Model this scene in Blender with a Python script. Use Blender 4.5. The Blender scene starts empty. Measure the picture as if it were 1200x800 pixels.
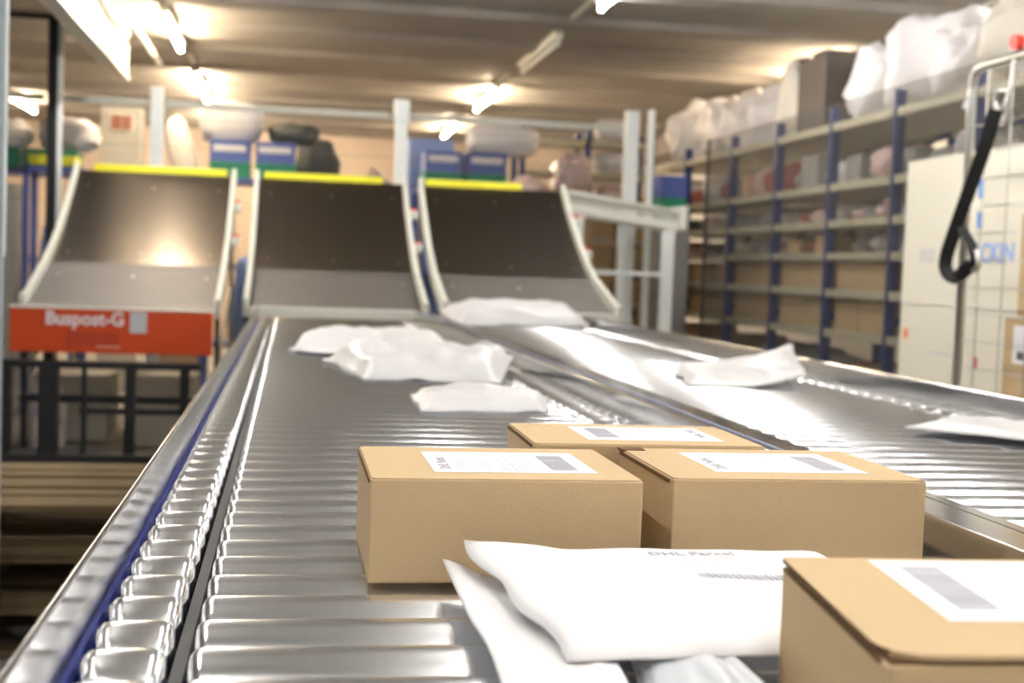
import bpy, bmesh, math, random
from mathutils import Vector, Matrix, noise
random.seed(7)
PI = math.pi
SC = bpy.context.scene
COL = SC.collection
RZ = 0.85            # height of the roller tops above the floor

# ------------------------------------------------------------------ materials
def nt(name):
    m = bpy.data.materials.new(name); m.use_nodes = True
    t = m.node_tree; b = t.nodes['Principled BSDF']
    return m, t, b

def mat(name, col, rough=.5, metal=0., noise_scale=0, noise_amt=0., bump=0., bscale=200, spec=.5,
        stretch=(1, 1, 1), rough_var=0., alpha=1., emis=None, trans=0., coat=0.):
    m, t, b = nt(name)
    b.inputs['Base Color'].default_value = (*col, 1)
    b.inputs['Roughness'].default_value = rough
    b.inputs['Metallic'].default_value = metal
    b.inputs['Specular IOR Level'].default_value = spec
    b.inputs['Transmission Weight'].default_value = trans
    b.inputs['Coat Weight'].default_value = coat
    if emis:
        b.inputs['Emission Color'].default_value = (*emis[0], 1); b.inputs['Emission Strength'].default_value = emis[1]
    tc = t.nodes.new('ShaderNodeTexCoord'); mp = t.nodes.new('ShaderNodeMapping')
    mp.inputs['Scale'].default_value = stretch
    t.links.new(tc.outputs['Object'], mp.inputs['Vector'])
    if noise_amt or rough_var:
        n = t.nodes.new('ShaderNodeTexNoise'); n.inputs['Scale'].default_value = noise_scale; n.inputs['Detail'].default_value = 4
        t.links.new(mp.outputs[0], n.inputs['Vector'])
        if noise_amt:
            mx = t.nodes.new('ShaderNodeMix'); mx.data_type = 'RGBA'
            mx.inputs['A'].default_value = (*[c*(1-noise_amt) for c in col], 1)
            mx.inputs['B'].default_value = (*[min(1, c*(1+noise_amt)) for c in col], 1)
            t.links.new(n.outputs['Fac'], mx.inputs['Factor']); t.links.new(mx.outputs['Result'], b.inputs['Base Color'])
        if rough_var:
            mr = t.nodes.new('ShaderNodeMapRange'); mr.inputs['From Min'].default_value = .3; mr.inputs['From Max'].default_value = .7
            mr.inputs['To Min'].default_value = rough-rough_var; mr.inputs['To Max'].default_value = rough+rough_var
            t.links.new(n.outputs['Fac'], mr.inputs['Value']); t.links.new(mr.outputs[0], b.inputs['Roughness'])
    if bump:
        n2 = t.nodes.new('ShaderNodeTexNoise'); n2.inputs['Scale'].default_value = bscale; n2.inputs['Detail'].default_value = 3
        t.links.new(mp.outputs[0], n2.inputs['Vector'])
        bp = t.nodes.new('ShaderNodeBump'); bp.inputs['Strength'].default_value = bump; bp.inputs['Distance'].default_value = .002
        t.links.new(n2.outputs['Fac'], bp.inputs['Height']); t.links.new(bp.outputs[0], b.inputs['Normal'])
    return m

M = {}
M['roller'] = mat('brushed_roller_steel', (.88, .90, .93), .22, 1., 9, .07, .0, 60, stretch=(22, .6, .6))
def aniso(m, a, axis='X'):
    t = m.node_tree; b = t.nodes['Principled BSDF']; b.inputs['Anisotropic'].default_value = a
    n = t.nodes.new('ShaderNodeTangent'); n.direction_type = 'RADIAL'; n.axis = axis
    t.links.new(n.outputs[0], b.inputs['Tangent'])
aniso(M['roller'], .6)
M['rail'] = mat('galvanised_rail_steel', (.58, .58, .585), .15, 1.)
M['dark'] = mat('dark_underframe', (.02, .02, .022), .6)
M['blue_frame'] = mat('blue_painted_channel', (.010, .025, .20), .5)
M['chute'] = mat('chute_sheet_steel', (.19, .165, .145), .30, 1., 5, .05)
M['chute_low'] = mat('chute_lower_sheet_steel', (.17, .155, .145), .60, .75, 5, .05)
M['offwhite'] = mat('off_white_painted_steel', (.70, .70, .62), .4, 0, 20, .05)
M['yellow'] = mat('yellow_plastic_edging', (.85, .80, .04), .4, 0, 15, .05)
M['orange'] = mat('orange_painted_board', (.62, .062, .006), .45, 0, 8, .08)
M['red'] = mat('red_plastic', (.75, .04, .03), .4)
M['cardboard'] = mat('brown_cardboard', (.56, .41, .235), .75, 0, 260, .06, .25, 500, spec=.2, stretch=(1, 1, 1))
M['cardboard_shade'] = mat('cardboard_slit_shade', (.17, .10, .05), .9, spec=.1)  # dark tone standing for shade in the lid slits and notches
M['paper'] = mat('white_label_paper', (.88, .87, .90), .5, spec=.3)
M['ink'] = mat('grey_print_ink', (.42, .42, .47), .6)
M['ink_light'] = mat('pale_print_ink', (.62, .60, .66), .6)
M['ink_dark'] = mat('dark_print_ink', (.10, .10, .12), .6)
M['mailer'] = mat('white_mailer_paper', (.86, .85, .85), .5, 0, 8, .02, .25, 35, spec=.35)
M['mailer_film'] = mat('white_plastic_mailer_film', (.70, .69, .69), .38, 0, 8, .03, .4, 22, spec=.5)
M['mailer_grey'] = mat('pale_grey_mailer_film', (.62, .65, .68), .32, 0, 6, .05, .3, 30, spec=.5)
M['sack'] = mat('white_plastic_sack', (.72, .69, .69), .45, 0, 6, .06, .5, 18, spec=.4)
M['sack_warm'] = mat('cream_plastic_sack', (.74, .69, .60), .5, 0, 6, .06, .5, 18, spec=.3)
M['sack_pink'] = mat('pale_pink_plastic_wrap', (.74, .55, .50), .4, 0, 12, .2, .5, 18, spec=.4)
M['black'] = mat('black_plastic', (.008, .008, .008), .8, 0, 30, .1)
M['black_sack'] = mat('black_plastic_sack', (.05, .052, .045), .5, 0, 8, .2, .5, 18)
M['taupe'] = mat('dark_taupe_board', (.105, .085, .07), .7, 0, 30, .05)
M['blue_crate'] = mat('blue_plastic_crate', (.10, .15, .48), .5, 0, 12, .1)
M['green_crate'] = mat('green_plastic_crate', (.03, .30, .17), .5, 0, 12, .1)
M['blue_post'] = mat('blue_rack_steel', (.035, .055, .20), .45, 0, 12, .1)
M['beam'] = mat('beige_rack_beam', (.55, .51, .37), .5, 0, 12, .05)
M['fence_post'] = mat('pale_grey_fence_steel', (.82, .85, .84), .45, .0, 12, .05)
M['wire'] = mat('zinc_mesh_wire', (.07, .07, .07), .5, .3)
M['fence_steel'] = mat('bluish_zinc_upright', (.40, .47, .50), .4, .3, 30, .15)
M['cage'] = mat('zinc_cage_tube', (.62, .62, .60), .32, 1., 20, .05)
M['cream'] = mat('cream_carton', (.80, .76, .64), .7, 0, 30, .02)
M['blue_ink'] = mat('blue_print', (.04, .28, .80), .6)
M['pale_blue_ink'] = mat('pale_blue_print', (.30, .45, .85), .6)
M['orange_ink'] = mat('orange_print', (.85, .22, .05), .6)
M['magenta_ink'] = mat('magenta_print', (.55, .02, .12), .6)
M['wood'] = mat('pallet_wood', (.16, .115, .06), .8, 0, 14, .3, .3, 60, stretch=(1, 12, 12), spec=.15)
M['black_frame'] = mat('black_steel_frame', (.009, .010, .012), .45)
M['beige'] = mat('beige_painted_cabinet', (.60, .58, .50), .5, 0, 12, .04)
M['window_red'] = mat('reddish_window_glass', (.42, .18, .12), .2)
M['lamp_body'] = mat('white_lamp_body', (.72, .70, .62), .4)
M['tube'] = mat('glowing_tube', (1, 1, 1), .5, emis=((1., .80, .56), 95))
M['tube_near'] = mat('glowing_tube_cool', (1, 1, 1), .5, emis=((1., .98, .96), 60))
M['tube_soft'] = mat('glowing_tube_soft', (1, 1, 1), .5, emis=((1., .98, .97), 27))
M['tube_off'] = mat('unlit_tube', (.85, .85, .8), .3)
M['blue_mail'] = mat('blue_parcel_wrap', (.22, .32, .62), .5, 0, 12, .1)
M['grey_misc'] = mat('grey_parcel_wrap', (.33, .32, .30), .5, 0, 12, .15, .3, 30)
M['red_misc'] = mat('brick_red_parcel', (.42, .14, .10), .6, 0, 12, .1)
M['peach'] = mat('peach_cardboard', (.72, .50, .36), .7, 0, 20, .05)
M['duct'] = mat('white_painted_duct', (.72, .70, .62), .5, 0, 3, .05)

def wall_mat(name, a, b_, scale, stretch=(1, 1, 1), bump=.15):
    m, t, b = nt(name)
    tc = t.nodes.new('ShaderNodeTexCoord'); mp = t.nodes.new('ShaderNodeMapping'); mp.inputs['Scale'].default_value = stretch
    n = t.nodes.new('ShaderNodeTexNoise'); n.inputs['Scale'].default_value = scale; n.inputs['Detail'].default_value = 6
    cr = t.nodes.new('ShaderNodeValToRGB'); cr.color_ramp.elements[0].position = .3; cr.color_ramp.elements[1].position = .7
    cr.color_ramp.elements[0].color = (*a, 1); cr.color_ramp.elements[1].color = (*b_, 1)
    bp = t.nodes.new('ShaderNodeBump'); bp.inputs['Strength'].default_value = bump
    t.links.new(tc.outputs['Object'], mp.inputs['Vector']); t.links.new(mp.outputs[0], n.inputs['Vector'])
    t.links.new(n.outputs['Fac'], cr.inputs['Fac']); t.links.new(cr.outputs['Color'], b.inputs['Base Color'])
    t.links.new(n.outputs['Fac'], bp.inputs['Height']); t.links.new(bp.outputs[0], b.inputs['Normal'])
    b.inputs['Roughness'].default_value = .7
    return m
M['ceiling'] = wall_mat('taupe_ceiling_deck', (.27, .245, .215), (.33, .30, .265), 2.0, (1, .3, 1))
M['floor'] = wall_mat('grey_concrete_floor', (.20, .19, .175), (.29, .27, .25), 3.0)
M['wall_pale'] = wall_mat('pale_grey_wall', (.60, .60, .60), (.66, .66, .66), 1.5)
M['wall'] = wall_mat('warm_beige_wall', (.60, .48, .38), (.66, .54, .43), 1.5)

# ------------------------------------------------------------------ mesh building
class MB:
    def __init__(s): s.v = []; s.f = []; s.mi = []
    def quad(s, a, b, c, d, mi=0):
        k = len(s.v); s.v += [a, b, c, d]; s.f.append((k, k+1, k+2, k+3)); s.mi.append(mi)
    def box(s, x0, x1, y0, y1, z0, z1, mi=0, rot=None, org=None):
        k = len(s.v)
        vs = [(x0, y0, z0), (x1, y0, z0), (x1, y1, z0), (x0, y1, z0), (x0, y0, z1), (x1, y0, z1), (x1, y1, z1), (x0, y1, z1)]
        if rot:
            o = Vector(org or (0, 0, 0)); vs = [tuple(rot @ (Vector(p)-o)+o) for p in vs]
        s.v += vs
        for q in ((0, 3, 2, 1), (4, 5, 6, 7), (0, 1, 5, 4), (1, 2, 6, 5), (2, 3, 7, 6), (3, 0, 4, 7)):
            s.f.append(tuple(k+i for i in q)); s.mi.append(mi)
        return s
    def bar(s, p, q, w, h, up=(0, 0, 1), mi=0):
        """rectangular bar from p to q, w across and h along up"""
        p = Vector(p); q = Vector(q); d = (q-p).normalized(); u = Vector(up)
        a = d.cross(u)
        if a.length < 1e-4: a = d.cross(Vector((1, 0, 0)))
        a.normalize(); u = a.cross(d).normalized(); k = len(s.v)
        for c in (p, q):
            for (i, j) in ((-1, -1), (1, -1), (1, 1), (-1, 1)): s.v.append(tuple(c+a*(i*w/2)+u*(j*h/2)))
        for f in ((0, 1, 2, 3), (7, 6, 5, 4), (0, 4, 5, 1), (1, 5, 6, 2), (2, 6, 7, 3), (3, 7, 4, 0)):
            s.f.append(tuple(k+i for i in f)); s.mi.append(mi)
        return s
    def tube(s, pts, r, n=10, mi=0, rs=None):
        pts = [Vector(p) for p in pts]; k0 = len(s.v); ref = None
        for i, p in enumerate(pts):
            d = (pts[min(i+1, len(pts)-1)]-pts[max(i-1, 0)]).normalized()
            if ref is None:
                ref = d.cross(Vector((0, 0, 1)))
                if ref.length < .1: ref = d.cross(Vector((1, 0, 0)))
            a = (ref-d*ref.dot(d)).normalized(); b = d.cross(a); ref = a
            rr = rs[i] if rs else r
            for j in range(n):
                t = 2*PI*j/n; s.v.append(tuple(p+a*(rr*math.cos(t))+b*(rr*math.sin(t))))
        for i in range(len(pts)-1):
            for j in range(n):
                a = k0+i*n+j; b = k0+i*n+(j+1) % n
                s.f.append((a, b, b+n, a+n)); s.mi.append(mi)
        s.f.append(tuple(k0+j for j in range(n))[::-1]); s.mi.append(mi)
        e = k0+(len(pts)-1)*n
        s.f.append(tuple(e+j for j in range(n))); s.mi.append(mi)
        return s
    def prism(s, poly, ax, a0, a1, mi=0):
        """polygon (list of 2D points) extruded along axis ax from a0 to a1"""
        def P(u, v, w):
            return (w, u, v) if ax == 'x' else ((u, w, v) if ax == 'y' else (u, v, w))
        k = len(s.v); n = len(poly)
        s.v += [P(u, v, a0) for u, v in poly]+[P(u, v, a1) for u, v in poly]
        s.f.append(tuple(range(k, k+n))[::-1]); s.mi.append(mi)
        s.f.append(tuple(range(k+n, k+2*n))); s.mi.append(mi)
        for i in range(n):
            j = (i+1) % n; s.f.append((k+i, k+j, k+n+j, k+n+i)); s.mi.append(mi)
        return s
    def build(s, name, mats, parent=None, loc=None, smooth=False, bevel=0., seg=2, sub=0, fixn=True):
        me = bpy.data.meshes.new(name); off = Vector(loc) if loc else Vector((0, 0, 0))
        me.from_pydata([tuple(Vector(p)-off) for p in s.v], [], s.f)
        for m in (mats if isinstance(mats, (list, tuple)) else [mats]): me.materials.append(m)
        for p, i in zip(me.polygons, s.mi): p.material_index = i
        if fixn:
            bm = bmesh.new(); bm.from_mesh(me); bmesh.ops.recalc_face_normals(bm, faces=bm.faces[:]); bm.to_mesh(me); bm.free()
        if smooth:
            for p in me.polygons: p.use_smooth = True
        me.update()
        o = bpy.data.objects.new(name, me); COL.objects.link(o)
        o.location = off
        if parent: attach(o, parent)
        if bevel:
            b = o.modifiers.new('bevel', 'BEVEL'); b.width = bevel; b.segments = seg; b.limit_method = 'ANGLE'; b.harden_normals = False
            for p in me.polygons: p.use_smooth = True
            try:
                w = o.modifiers.new('wn', 'WEIGHTED_NORMAL'); w.keep_sharp = True
            except Exception: pass
        if sub:
            b = o.modifiers.new('sub', 'SUBSURF'); b.levels = sub; b.render_levels = sub
        return o

def wloc(o):
    v = Vector(o.location); p = o.parent
    m = Matrix.Translation(o.location) @ o.rotation_euler.to_matrix().to_4x4()
    while p:
        m = Matrix.Translation(p.location) @ p.rotation_euler.to_matrix().to_4x4() @ m; p = p.parent
    return m
def attach(o, parent):
    """parent, keeping the world position (parents are only translated while building)"""
    w = o.location.copy(); pm = wloc(parent); o.parent = parent; o.location = pm.inverted() @ w

def tag(o, label=None, cat=None, group=None, kind=None):
    if label: o['label'] = label
    if cat: o['category'] = cat
    if group: o['group'] = group
    if kind: o['kind'] = kind
    return o
def thing(name, loc, label, cat, group=None):
    o = bpy.data.objects.new(name, None); COL.objects.link(o); o.location = loc; o.empty_display_size = .1
    return tag(o, label, cat, group)
def copy_tree(o, parent=None):
    c = o.copy(); COL.objects.link(c)
    if parent: c.parent = parent
    for ch in o.children: copy_tree(ch, c)
    return c
def text(name, body, size, m, parent, loc, rot, ext=.0004, bold=0., align='LEFT', sx=1.):
    cu = bpy.data.curves.new(name, 'FONT'); cu.body = body; cu.size = size; cu.extrude = ext; cu.align_x = align; cu.offset = bold
    cu.materials.append(m); cu.resolution_u = 3
    tmp = bpy.data.objects.new('tmp', cu); COL.objects.link(tmp)
    bpy.context.view_layer.update()
    me = bpy.data.meshes.new_from_object(tmp.evaluated_get(bpy.context.evaluated_depsgraph_get()))
    bpy.data.objects.remove(tmp)
    from mathutils import Euler
    me.transform(Matrix.Translation(loc) @ Euler(rot).to_matrix().to_4x4() @ Matrix.Diagonal((sx, 1, 1, 1)))
    me.name = name
    o = bpy.data.objects.new(name, me); COL.objects.link(o)
    if parent: attach(o, parent)
    return o

# ------------------------------------------------------------------ setting
XL, XR, Y0, Y1, ZC = -6., 5.2, -7., 19., 2.95
tag(MB().box(XL, XR, Y0, Y1, -.1, 0).build('floor', M['floor']), kind='structure')
c = MB().box(XL, XR, Y0, Y1, ZC, ZC+.1)
y = Y0+.3
while y < Y1:
    c.prism([(y, ZC), (y+.08, ZC-.045), (y+.34, ZC-.045), (y+.42, ZC)], 'x', XL, XR); y += 1.15
tag(c.build('ceiling', M['ceiling']), kind='structure')
tag(MB().box(XL-.1, XL, Y0, Y1, -.1, ZC+.1).build('wall_left', M['wall_pale']), kind='structure')
tag(MB().box(XR, XR+.1, Y0, Y1, -.1, ZC+.1).build('wall_right', M['wall_pale']), kind='structure')
tag(MB().box(XL, XR, Y1, Y1+.1, -.1, ZC+.1).build('wall_back', M['wall']), kind='structure')
tag(MB().box(XL, XR, Y0-.1, Y0, -.1, ZC+.1).build('wall_front', M['wall_pale']), kind='structure')
tag(MB().box(4.75, XR, Y0, Y1, 2.72, ZC).build('trim_1', M['ceiling'], bevel=.01), kind='structure')

# white duct and pipe under the ceiling
d = thing('ceiling_girder', (-1.29, 6.5, 2.47), 'deep white girder running under the ceiling above the black post', 'girder')
MB().box(-1.29, -1.25, 2.6, 10.6, 2.485, 2.945).build('web_plate', M['duct'], d)
MB().box(-1.34, -1.235, 2.6, 10.6, 2.465, 2.485).build('lower_flange', M['duct'], d, bevel=.003)
for yy in (4.2, 6.6, 9.0):
    MB().box(-1.249, -1.238, yy, yy+.03, 2.486, 2.94).build('stiffener', M['duct'], d)
p = tag(MB().tube([(-1.14, 2.6, 2.78), (-1.14, 11.8, 2.78)], .022, 10).build('ceiling_pipe', M['lamp_body'], smooth=True),
        'thin pale pipe running under the ceiling beside the white duct', 'pipe')

# ------------------------------------------------------------------ tube lamps
def lamp(x, y0, y1, z, label, tm, ceil_gap=True):
    o = thing('tube_lamp', (x, (y0+y1)/2, z), label, 'ceiling lamp', 'fluorescent tube lamps under the ceiling')
    MB().box(x-.03, x+.03, y0, y1, z+.035, z+.085).build('lamp_housing', M['lamp_body'], o, bevel=.006)
    MB().tube([(x, y0+.03, z), (x, y1-.03, z)], .0165, 10).build('lamp_tube', tm, o, smooth=True)
    for yy in (y0+.012, y1-.032):
        MB().box(x-.016, x+.016, yy, yy+.02, z-.022, z+.04).build('lamp_holder', M['lamp_body'], o)
    return o
LZ = 2.84
def row(x, ya, yb, z=LZ):
    n = thing('lamp_trunking', (x, ya, z+.09), 'slim lamp trunking under the ceiling, %s' % rowname[x], 'lamp trunking')
    MB().box(x-.02, x+.02, ya, yb, z+.092, z+.108).build('trunking_channel', M['lamp_body'], n)
    yy = ya+.5
    while yy < yb:
        MB().tube([(x, yy, z+.1), (x, yy, ZC-.04)], .004, 6).build('hanger_rod', M['cage'], n); yy += 2.3
rowname = {-.93: 'carrying the lit tubes left of the chutes', 1.93: 'carrying the dark grey lamp',
           4.35: 'above the rack along the right wall', -3.1: 'far left behind the black post'}
for x in (-.93, 1.93, 4.35, -3.1): row(x, -5.8 if x != -3.1 else 8.0, 17.8)
nm = {(-.93, 9.9): 'lit tube lamp hanging nearest above the left chute', (-.93, 13.0): 'lit tube lamp behind and below the one nearest the left chute',
      (1.93, 12.9): 'lit tube lamp glowing above the fence between middle and right posts', (1.93, 16.0): 'small far lit tube lamp seen just right of the middle fence post',
      (4.35, 10.0): 'lit tube lamp hidden behind the sacks on the rack, lighting the ceiling', (-3.1, 15.6): 'lit tube lamp behind the fence at the far left',
      (-.93, 7.4): 'lit tube lamp over the left chute, just above the picture, mirrored in its plate',
      (4.35, 6.2): 'lit tube lamp in the top right corner above the rack', (-.93, 16.2): 'extra far tube lamp added to brighten the back, behind the white sack',  # the second one is an extra lamp, added to lighten the far end
      (1.93, 7.05): 'lit tube lamp at the top edge, in front of the dark grey lamp'}
for (x, y0), l in nm.items(): lamp(x, y0, y0+(1.5 if x != -.93 or y0 < 12 else 2.2), LZ, l, M['tube'] if y0 > 9 else M['tube_near'])
lamp(1.93, 9.9, 11.5, LZ, 'unlit silvery tube lamp under the ceiling, with dark tube', M['tube_off'])
for x in (-.93, 1.93, 4.35):
    for y0 in (-5.2, -2.2, .8, 3.8): lamp(x, y0, y0+1.5, LZ, 'lit tube lamp overhead behind the camera, out of view', M['tube_near' if y0 > 3 else 'tube_soft'])

for x, y0 in ((.5, -2.4), (.5, -.7), (.5, 1.0)): lamp(x, y0, y0+1.5, LZ, 'added tube lamp overhead near the camera, out of view, brightening the rollers', M['tube_soft'])  # unseen lamps added for a bright band on the near rollers
# ------------------------------------------------------------------ roller conveyors
R = .031; PITCH = .08; RC = RZ-R
def roller_mesh(name, L, ends=.004):
    bm = bmesh.new(); N = 28
    prof = [(0, .007), (0, R-.0075), (.0018, R-.004), (.0050, R-.0012), (.0105, R)]
    prof = prof+[(L-x, r) for x, r in prof[::-1]]
    prof = [(-ends, .006)]+prof+[(L+ends, .006)]
    rings = []
    for x, r in prof:
        rings.append([bm.verts.new((x-L/2, r*math.cos(2*PI*j/N), r*math.sin(2*PI*j/N))) for j in range(N)])
    for a, b in zip(rings, rings[1:]):
        for j in range(N):
            f = bm.faces.new((a[j], a[(j+1) % N], b[(j+1) % N], b[j])); f.smooth = True
    bm.faces.new(rings[0]); bm.faces.new(rings[-1])
    bmesh.ops.recalc_face_normals(bm, faces=bm.faces[:])
    me = bpy.data.meshes.new(name); bm.to_mesh(me); bm.free(); me.materials.append(M['roller']); return me

def conveyor(name, label, xl, xr, ya, yb, small_left, small_right, rail_l, rail_r, blue_l):
    o = thing('roller_conveyor', ((xl+xr)/2, (ya+yb)/2, 0), label, 'roller conveyor', 'roller conveyors in front of the chutes')
    lx0, lx1 = xl, xr
    def rail(x0, x1):       # folded sheet: upright wall with a narrow flange
        inner = x1 if x0 < (xl+xr)/2 else x0
        sgn = -1 if x0 < (xl+xr)/2 else 1; zt = RZ+.052; w = x1-x0
        pr = [(inner, RZ-.13), (inner, zt-.003), (inner+sgn*.001, zt-.0008), (inner+sgn*.003, zt), (inner+sgn*(w-.001), zt), (inner+sgn*w, zt-.001), (inner+sgn*w, zt-.018),
              (inner+sgn*(w-.002), zt-.018), (inner+sgn*(w-.002), zt-.003), (inner+sgn*.003, zt-.003), (inner+sgn*.003, RZ-.13)]
        MB().prism(pr, 'y', ya-.05, yb+.02).build('side_rail', M['rail'], o)
    rail(*rail_l); rail(*rail_r)
    # long rollers
    sl = .060
    L0 = xl+(sl+.018 if small_left else 0); L1 = xr-(sl+.018 if small_right else 0)
    me = roller_mesh('long_roller', L1-L0); ms = roller_mesh('short_roller', sl)
    n = int((yb-ya)/PITCH)
    rest = []; sh = 0
    nsides = int(small_left)+int(small_right); lim = 100//max(1, nsides)
    for i in range(n):
        yy = ya+PITCH*(i+.5)
        r = bpy.data.objects.new('long_roller', me); COL.objects.link(r); r.location = ((L0+L1)/2, yy, RC); r.rotation_euler = (random.random()*6, 0, 0); attach(r, o)
        for side, on in ((0, small_left), (1, small_right)):
            if not on: continue
            cx = xl+sl/2 if side == 0 else xr-sl/2
            if i < lim:
                r = bpy.data.objects.new('short_roller', ms); COL.objects.link(r); r.location = (cx, yy, RC); r.rotation_euler = (random.random()*6, 0, 0); attach(r, o)
            else: rest.append((cx, yy))
    if rest:
        k = MB()
        for cx, yy in rest:
            k.tube([(cx-sl/2, yy, RC), (cx-sl/2+.001, yy, RC), (cx-sl/2+.005, yy, RC), (cx-sl/2+.011, yy, RC), (cx+sl/2-.011, yy, RC), (cx+sl/2-.005, yy, RC), (cx+sl/2-.001, yy, RC), (cx+sl/2, yy, RC)],
                   R, 20, rs=[.007, R-.007, R-.002, R, R, R-.002, R-.007, .007])
        b = k.build('far_short_roller', M['roller'], o, smooth=True); b['kind'] = 'stuff'
    # bearing strip between short and long rollers, dark pan, cross members
    if small_left: MB().box(xl+sl+.004, xl+sl+.014, ya, yb, RZ-.075, RZ-.020).build('bearing_strip', M['dark'], o)
    if small_right: MB().box(xr-sl-.014, xr-sl-.004, ya, yb, RZ-.075, RZ-.020).build('bearing_strip', M['dark'], o)
    MB().box(rail_l[1], rail_r[0], ya, yb, RZ-.125, RZ-.11).build('drip_pan', M['dark'], o)
    if blue_l: MB().box(*blue_l, ya, yb, RZ-.024, RZ-.012).build('blue_channel', M['blue_frame'], o)
    for yy in (ya+.3, (ya+yb)/2, yb-.4):
        for xx in (rail_l[0]+.03, rail_r[1]-.03):
            MB().box(xx-.025, xx+.025, yy-.03, yy+.03, 0, RZ-.13).build('leg', M['blue_frame'], o)
        MB().box(rail_l[0]+.055, rail_r[1]-.055, yy-.02, yy+.02, .28, .32).build('cross_brace', M['blue_frame'], o)
    return o
conveyor('a', 'near roller conveyor carrying the brown boxes, with short rollers along its blue edged left side',
         -.145, .663, .5, 7.2, True, True, (-.1585, -.153), (.672, .722), (-.1528, -.1505))
conveyor('b', 'brightly gleaming right-hand roller conveyor leading to the rightmost chute',
         .752, 1.565, .9, 7.2, False, True, (.7235, .745), (1.578, 1.60), None)
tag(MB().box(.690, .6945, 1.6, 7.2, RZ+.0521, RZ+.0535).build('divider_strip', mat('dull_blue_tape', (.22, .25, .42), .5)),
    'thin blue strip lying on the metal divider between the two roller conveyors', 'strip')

# ------------------------------------------------------------------ chutes
def chute(x0, x1, label, orange=False, zb=.885):
    o = thing('chute', ((x0+x1)/2, 8.2, 0), label, 'chute', 'steel chutes feeding the conveyors')
    P = [(7.36, zb), (7.46, zb+.012), (8.02, 1.062), (8.10, 1.095), (8.18, 1.124)]
    PU = [(8.10, 1.095)]
    for i in range(12):
        sl = math.radians(22+(i+.5)*16/12); PU.append((PU[-1][0]+.085, PU[-1][1]+.085*math.tan(sl)))
    P = P[:4]+PU[1:]; NP = len(P)-1
    def band(i0, i1, name, m, xa, xb, t=.008, up=0.):
        b = MB(); seg = P[i0:i1+1]; n = len(seg); k = 0
        pr = [(y, z+up) for y, z in seg]+[(y, z+up-t) for y, z in seg[::-1]]
        b.prism(pr, 'x', xa, xb)
        return b.build(name, m, o)
    band(0, 3, 'lower_plate', M['chute_low'], x0+.03, x1-.03)
    up = band(3, NP, 'upper_plate', M['chute'], x0+.03, x1-.03)
    for xa in (x0, x1-.03):
        b = MB()
        for (a, c) in zip(P, P[1:]):
            pass
        pr = [(y, z+.055) for y, z in P]+[(y+.02, z-.05) for y, z in P[::-1]]
        b.prism(pr, 'x', xa, xa+.03); b.build('side_rail', M['offwhite'], o, bevel=.005)
    if not orange:
        MB().box(x0+.03, x1-.03, 7.30, 7.358, RZ-.01, zb+.012).build('front_lip', M['offwhite'], o, bevel=.006)
    # bolts along both plates
    def onplate(y):
        for (ya, za), (yb, zb_) in zip(P, P[1:]):
            if ya <= y <= yb: return za+(zb_-za)*(y-ya)/(yb-ya)
        return P[-1][1]
    for y in (7.9, 8.24, 8.98):
        for u in (.08, .5, .92):
            xx = x0+.03+(x1-x0-.06)*u; z = onplate(y)
            MB().tube([(xx, y, z-.002), (xx, y-.003, z+.004)], .008, 10).build('bolt', M['cage'], up)
    # yellow edging on the top of the plate
    w = (x0+.12, x1-.06) if orange else ((x0+.06, x1-.16) if x0 < .3 else (x0+.05, x1-.30))
    MB().box(w[0], w[1], 9.125, 9.165, 1.675, 1.735).build('yellow_edging', M['yellow'], o, bevel=.008)
    # support legs and cross bars
    for xa in (x0+.005, x1-.03):
        MB().box(xa, xa+.025, 9.06, 9.12, 0, 1.60).build('leg', M['offwhite'], o)
        MB().box(xa, xa+.025, 7.44, 7.49, 0, zb-.03).build('leg', M['black_frame'], o)
        MB().bar((xa+.012, 7.46, .5), (xa+.012, 9.09, .95), .02, .04).build('brace', M['offwhite'], o)
    for f in (.28, .68):
        y = 8.18+.94*f; z = onplate(y)
        MB().box(x1+.001, x1+.052, y-.03, y+.03, z-.03, z+.03).build('clamp_bracket', M['offwhite'], o, bevel=.008)
        MB().box(x1+.006, x1+.046, y-.018, y+.018, z+.03, z+.045).build('red_clamp_knob', M['red'], o, bevel=.004)
    return o
ch1 = chute(-1.40, -.365, 'leftmost steel chute, with a bright lamp reflection and the orange board at its foot', True, .87)
ch2 = chute(-.245, .765, 'middle dark steel chute with a yellow edging, ending on the near roller conveyor', False, .885)
ch3 = chute(.845, 1.86, 'rightmost steel chute, with the white padded mailer lying at its foot', False, .90)

ob = thing('orange_board', (-.9, 7.2, .63), 'orange board with white lettering across the foot of the leftmost chute', 'sign board')
bd = MB().box(-1.41, -.392, 7.19, 7.225, .632, .858).build('board_panel', M['orange'], ob, bevel=.004)
MB().box(-1.42, -.385, 7.186, 7.34, .858, .868).build('edge_strip', M['offwhite'], ob, bevel=.002)
text('board_lettering', 'Buspost-G', .098, M['paper'], ob, (-1.235, 7.187, .778), (PI/2, 0, 0), .001, .0025, sx=.94)
MB().box(-.812, -.728, 7.183, 7.189, .742, .852).build('tape_patch', M['mailer_grey'], ob)
st = MB().box(-1.13, -.86, 7.185, 7.189, .668, .742).build('dark_stamp_print', mat('dark_orange_print', (.48, .05, .012), .5), ob)
MB().box(-.98, -.86, 7.1835, 7.186, .662, .672).build('white_stamp_line', mat('faded_white_print', (.75, .35, .25), .5), st)

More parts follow.
